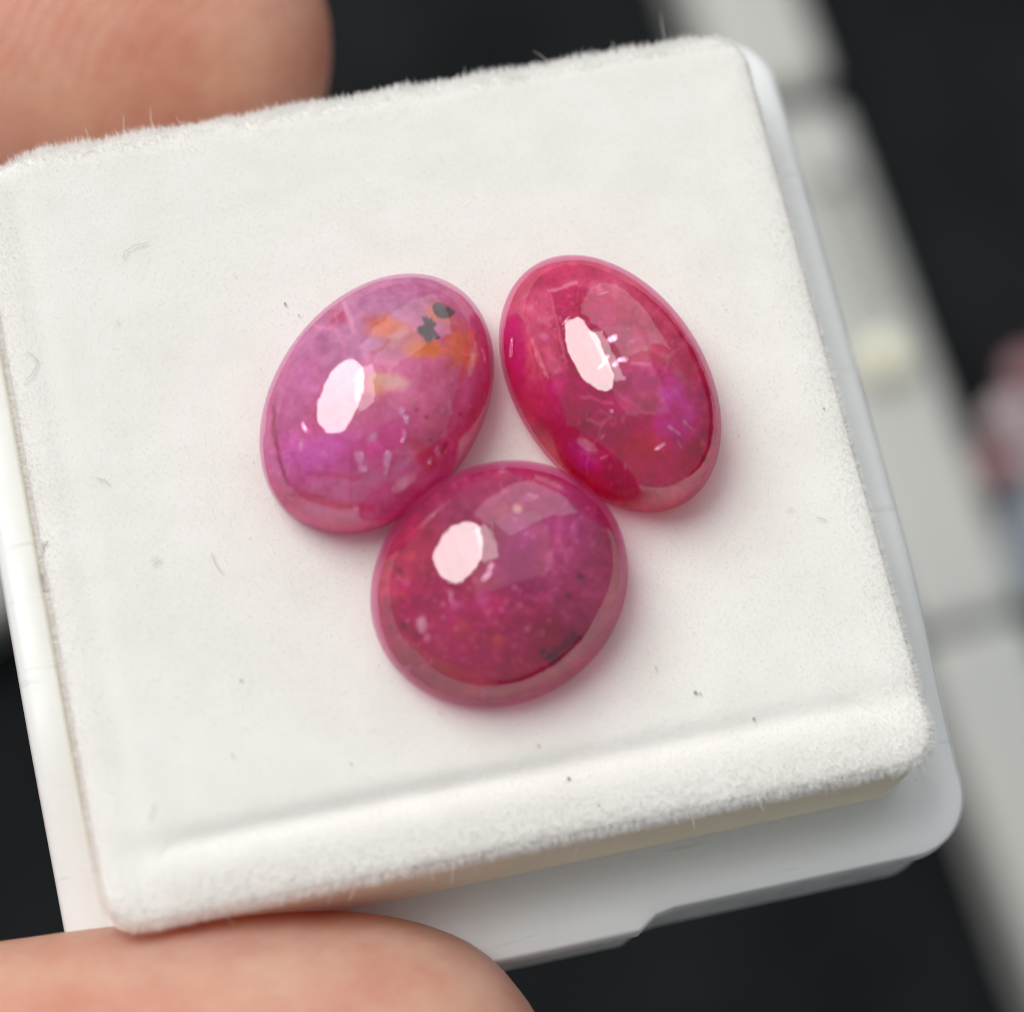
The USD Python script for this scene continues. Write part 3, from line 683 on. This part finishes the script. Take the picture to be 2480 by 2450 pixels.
for k in range(7):
    crack(rng.normal(1000, 190), rng.normal(1330, 120), rng.uniform(8, 22), rng.uniform(4, 8), rng.uniform(-60, 60), 0, 300 + k, 0.06)
pitted = []
for line in ([(585, 632), (640, 622), (700, 616)], [(558, 662), (585, 655), (622, 650)], [(560, 668), (572, 690), (590, 696)], [(588, 802), (640, 792), (690, 776)], [(680, 688), (694, 710)], [(692, 800), (712, 830), (735, 812)],
             [(690, 590), (712, 565), (716, 540)], [(545, 850), (590, 860), (628, 890)], [(640, 925), (700, 950), (790, 965), (840, 935)]):
    ln = np.array([[surf_point(GEM_FIT[0], *GEM_FIT[1], x / 2.727 + 1180, y / 2.727 + 580, -0.006)[0] for x, y in line]])[0]
    t_ = np.linspace(0, len(ln) - 1, 12); ln = np.stack([np.interp(t_, np.arange(len(ln)), ln[:, k]) for k in range(3)], 1) + rng.normal(0, 0.012, (12, 3)) * [1, 1, 0]
    wd_ = np.full(12, 0.03) * rng.uniform(0.5, 1.2, 12); curves('surface_crack', [ln], [wd_], 'crack_line', GEM_FIT[2])
crystal, crack = ruby(((942 * S, 1101.5 * S), 243 * S, 233.5 * S, 6300 * S * S), 3.5, 0.85, -0.04, 0.25, (860, 1080), 2.76, 'ruby_glass_dark', (158, 54, 90), paint3,
    'dark wine red rounder ruby with small flecks, nearest the front edge of the pad', 91, (1.42, 1.75, 1.8))
for k, (x, y, L, W_, an) in enumerate(((890, 835, 45, 14, 30), (1185, 322, 32, 7, 0), (645, 1000, 22, 10, 80))):
    crack(x, y, L, W_, an, 15 + 25 * math.sin(k * 1.9), 120 + k)

# ------------------------------------------------------------------ lint and specks on the velvet
fib, wid = [], []
for pts in ([(205, 1505), (250, 1535), (290, 1570), (280, 1620), (245, 1680), (190, 1740)],):
    fib.append([(x / 3.18, 380 + y / 3.18) for x, y in pts])
fib += [[(286, 775), (283, 790)], [(570, 663), (566, 673)], [(297, 630), (303, 612), (330, 596), (360, 590)], [(232, 1160), (252, 1164), (268, 1178)], [(365, 1362), (385, 1350)], [(370, 1372), (392, 1356)],
        [(512, 1340), (520, 1365), (538, 1390)], [(1583, 1612), (1592, 1626)], [(1975, 1255), (1990, 1256), (2002, 1262)], [(1905, 1240), (1913, 1232), (1920, 1234)],
        [(374, 1945), (368, 1968), (358, 1982)], [(560, 1820), (566, 1838)], [(1062, 1722), (1066, 1732)], [(888, 1878), (892, 1882)]]
for k, s_ in enumerate(fib):
    s_ = np.array(s_, float)
    t = np.linspace(0, len(s_) - 1, 4 * len(s_)); i0 = np.arange(len(s_))
    w3 = np.array([at(x, y, PAD_TOP) for x, y in np.c_[np.interp(t, i0, s_[:, 0]), np.interp(t, i0, s_[:, 1])]])
    w3[:, 2] = pad_z(w3[:, 0], w3[:, 1], np.maximum(np.minimum(HX - np.abs(w3[:, 0] - PX), HY - np.abs(w3[:, 1] - PY)), 0)) + 0.13
    wd = np.full(len(w3), 0.020); wd[[0, -1]] = 0.008
    wid.append(wd); fib[k] = w3
tag(curves('lint', fib, wid, 'dark_fibre'), 'thin grey hairs of lint scattered over the white velvet', 'lint', kind='stuff')
specks = []
for k, (x, y, r) in enumerate(((690, 738, 4), (724, 766, 2.5), (1683, 1677, 5), (1695, 1680, 3), (583, 1648, 3), (1377, 1885, 5), (1304, 1806, 3), (1826, 1738, 4), (2223, 1880, 4), (1995, 990, 3), (1450, 1950, 3), (850, 1850, 2.5))):
    w3 = at(x, y, PAD_TOP); i_ = max(min(HX - abs(w3[0] - PX), HY - abs(w3[1] - PY)), 0)
    w3[2] = float(pad_z(np.array([w3[0]]), np.array([w3[1]]), i_)[0]) + 0.10
    specks.append(blob(w3, np.array([r, r, r]) / 95, 60 + k))
tag(obj('dust', join(*specks), 'speck', smooth=False), 'tiny dark dust specks lying on the white velvet', 'dust', kind='stuff')

# ------------------------------------------------------------------ the hand
def chain(*pts):
    """Hull of neighbouring spheres: pts are (x, y, z, radius)."""
    sp = [m3.Manifold.sphere(r, 40).translate((x, y, z)) for x, y, z, r in pts]
    return [m3.Manifold.batch_hull([a, b]) for a, b in zip(sp[:-1], sp[1:])]


tt = at(806, 2778, -4.5)
bones = []
bones += chain((tt[0] + 0.6, tt[1] + 0.3, -5.2, 7.9), (tt[0] - 4.5, tt[1] + 0.2, -4.6, 8.6), (tt[0] - 12, tt[1] + 0.5, -5.0, 8.8), (tt[0] - 23, tt[1] + 0.8, -8, 9.0), (tt[0] - 42, tt[1] - 2, -22, 10.5), (tt[0] - 66, tt[1] + 10, -45, 14))
bones += chain((-6.0, 22.3, -9.4, 7.6), (-11, 22.9, -9.6, 8.2), (-21, 24.0, -11, 8.1), (-33, 25.5, -14, 8.2), (-60, 22, -30, 9.5), (-88, 6, -50, 11))
bones += chain((-14, 25, -27, 7.6), (-36, 27, -31, 8.2), (-64, 20, -44, 9.4), (-92, 2, -62, 11))
bones += chain((-20, 22, -42, 7.2), (-42, 22, -46, 7.8), (-68, 13, -58, 9), (-94, -4, -74, 10.5))
bones += chain((-34, 14, -56, 6.0), (-52, 14, -60, 6.6), (-72, 4, -70, 8), (-94, -12, -82, 9.5))
palm = [m3.Manifold.sphere(r, 32).translate(p) for p, r in (((-88, 6, -50), 11), ((-94, -12, -82), 9.5), ((tt[0] - 66, tt[1] + 10, -45), 14), ((-128, -22, -72), 17), ((-122, -30, -88), 15))]
bones.append(m3.Manifold.batch_hull(palm))
bones += chain((-126, -26, -80, 20), (-190, -40, -104, 22))
hand = bones[0]
for b in bones[1:]: hand = hand + b
hand = hand.refine_to_length(1.4).to_mesh()
hm = trimesh.Trimesh(hand.vert_properties[:, :3], hand.tri_verts)
trimesh.smoothing.filter_taubin(hm, 0.5, -0.51, 24)
v = np.array(hm.vertices); n = hm.vertex_normals
v = v + n * (0.5 * (meshkit.fbm(v / 7.0, 3, 77) - 0.5))[:, None]
hd = thing('hand', (-126, -26, -80), 'bare hand pinching the white gem box between thumb below and index finger above', 'hand')
obj('skin', (v, hm.faces), 'skin', hd, smooth=True)

# ------------------------------------------------------------------ out of focus on the cloth behind
TZ = -LIFT


def slim_tray(p0, p1, wdt, hgt, label, slot=None):
    p0, p1 = np.array(p0[:2]), np.array(p1[:2]); c = (p0 + p1) / 2; L = np.linalg.norm(p1 - p0) / 2; a = math.atan2(*(p1 - p0)[::-1])
    t = thing('plastic_tray', (c[0], c[1], TZ), label, 'tray', 'pale trays on the black cloth')
    ro = np.array([[math.cos(a), math.sin(a), 0], [-math.sin(a), math.cos(a), 0], [0, 0, 1]])
    def put(m): return (m[0] @ ro + [c[0], c[1], TZ], m[1])
    w2 = wdt / 2
    body = plate(0, 0, L, w2, 1.8, [(0.6, 0), (0, 0.5), (0, hgt - 1.6), (0.3, hgt - 0.7), (1.0, hgt - 0.1), (1.6, hgt), (w2 - 0.2, hgt)], 96)
    if slot:
        x0, x1, y0, y1 = slot
        hole = plate((x0 + x1) / 2, (y0 + y1) / 2, (x1 - x0) / 2, (y1 - y0) / 2, 1.0, [(0, hgt - 2.2), (0, hgt + 1)], 64)
        body = as_manifold(body) - as_manifold(hole)
        bm = body.to_mesh(); body = (bm.vert_properties[:, :3], bm.tri_verts)
        obj('lining', put(plate((x0 + x1) / 2, (y0 + y1) / 2, (x1 - x0) / 2 - 0.02, (y1 - y0) / 2 - 0.02, 1.0, [(0, hgt - 2.19), (0, hgt - 2.0), (0.2, hgt - 1.9)], 64)), 'grey_lining', t, smooth=40)
    obj('shell', put(body), 'grey_plastic', t, smooth=40)


def as_manifold(m):
    return m3.Manifold(m3.Mesh(np.asarray(m[0], np.float32), np.asarray(m[1], np.uint32)))


HT = 9.0
def mid_of(x0, y0, x1, y1): return at((x0 + x1) / 2, (y0 + y1) / 2, TZ + HT)
def seg(pa, pb): return at(*pa, TZ + HT), at(*pb, TZ + HT)
pxw = np.linalg.norm(at(1990, 900, TZ + HT) - at(2290, 900, TZ + HT))
slim_tray(*seg((1700, -330), (1897, 222)), pxw * 0.95, HT, 'pale grey tray cut by the top edge of the picture, above the box corner')
slim_tray(*seg((1909, 262), (2356, 1505)), pxw * 0.95, HT, 'long pale grey tray beside the box, with a cream bead in it', (-17.0, -2.5, 0.2, 3.2))
slim_tray(*seg((2360, 1514), (2760, 2600)), pxw * 0.95, HT, 'pale grey tray low at the right, beyond the front corner of the box')
b0 = at(2140, 868, TZ + HT + 1.5)
bead = trimesh.creation.icosphere(3, 1.9); bead.vertices = bead.vertices * [1, 1, 0.85] + b0
tag(obj('bead', bead, 'cream', smooth=True), 'round cream bead lying in the long grey tray', 'bead')
c0 = at(2520, 1130, TZ + 6)
pk = thing('packet', (c0[0], c0[1], TZ), 'blue grey packet of pink and red stones at the right edge', 'packet')
a = math.radians(62)
ro = np.array([[math.cos(a), math.sin(a), 0], [-math.sin(a), math.cos(a), 0], [0, 0, 1]])
pl = plate(0, 0, 11, 4.2, 1.5, [(0.6, 0), (0, 0.6), (0, 5.0), (0.4, 5.6), (1.2, 5.9)], 64)
obj('case', (pl[0] @ ro + [c0[0] + 1.5, c0[1] - 2, TZ], pl[1]), 'blue_grey', pk, smooth=40)
for (x, y, r, mt) in ((2450, 1010, 1.9, 'pink_stone'), (2405, 1130, 1.9, 'red_stone'), (2500, 900, 2.0, 'red_stone'), (2520, 1110, 1.6, 'pink_stone')):
    b_ = at(x, y, TZ + 6.5); m = trimesh.creation.icosphere(3, r); m.vertices = m.vertices * [1.2, 1, 0.6] + b_
    obj('stone', m, mt, pk, smooth=True)
c1 = at(-90, 1400, TZ + 6)
slim_tray(c1 + [-4, 8, 0], c1 + [1, -4, 0], 8.0, 6.0, 'small pale tray at the left edge, half hidden by the box')
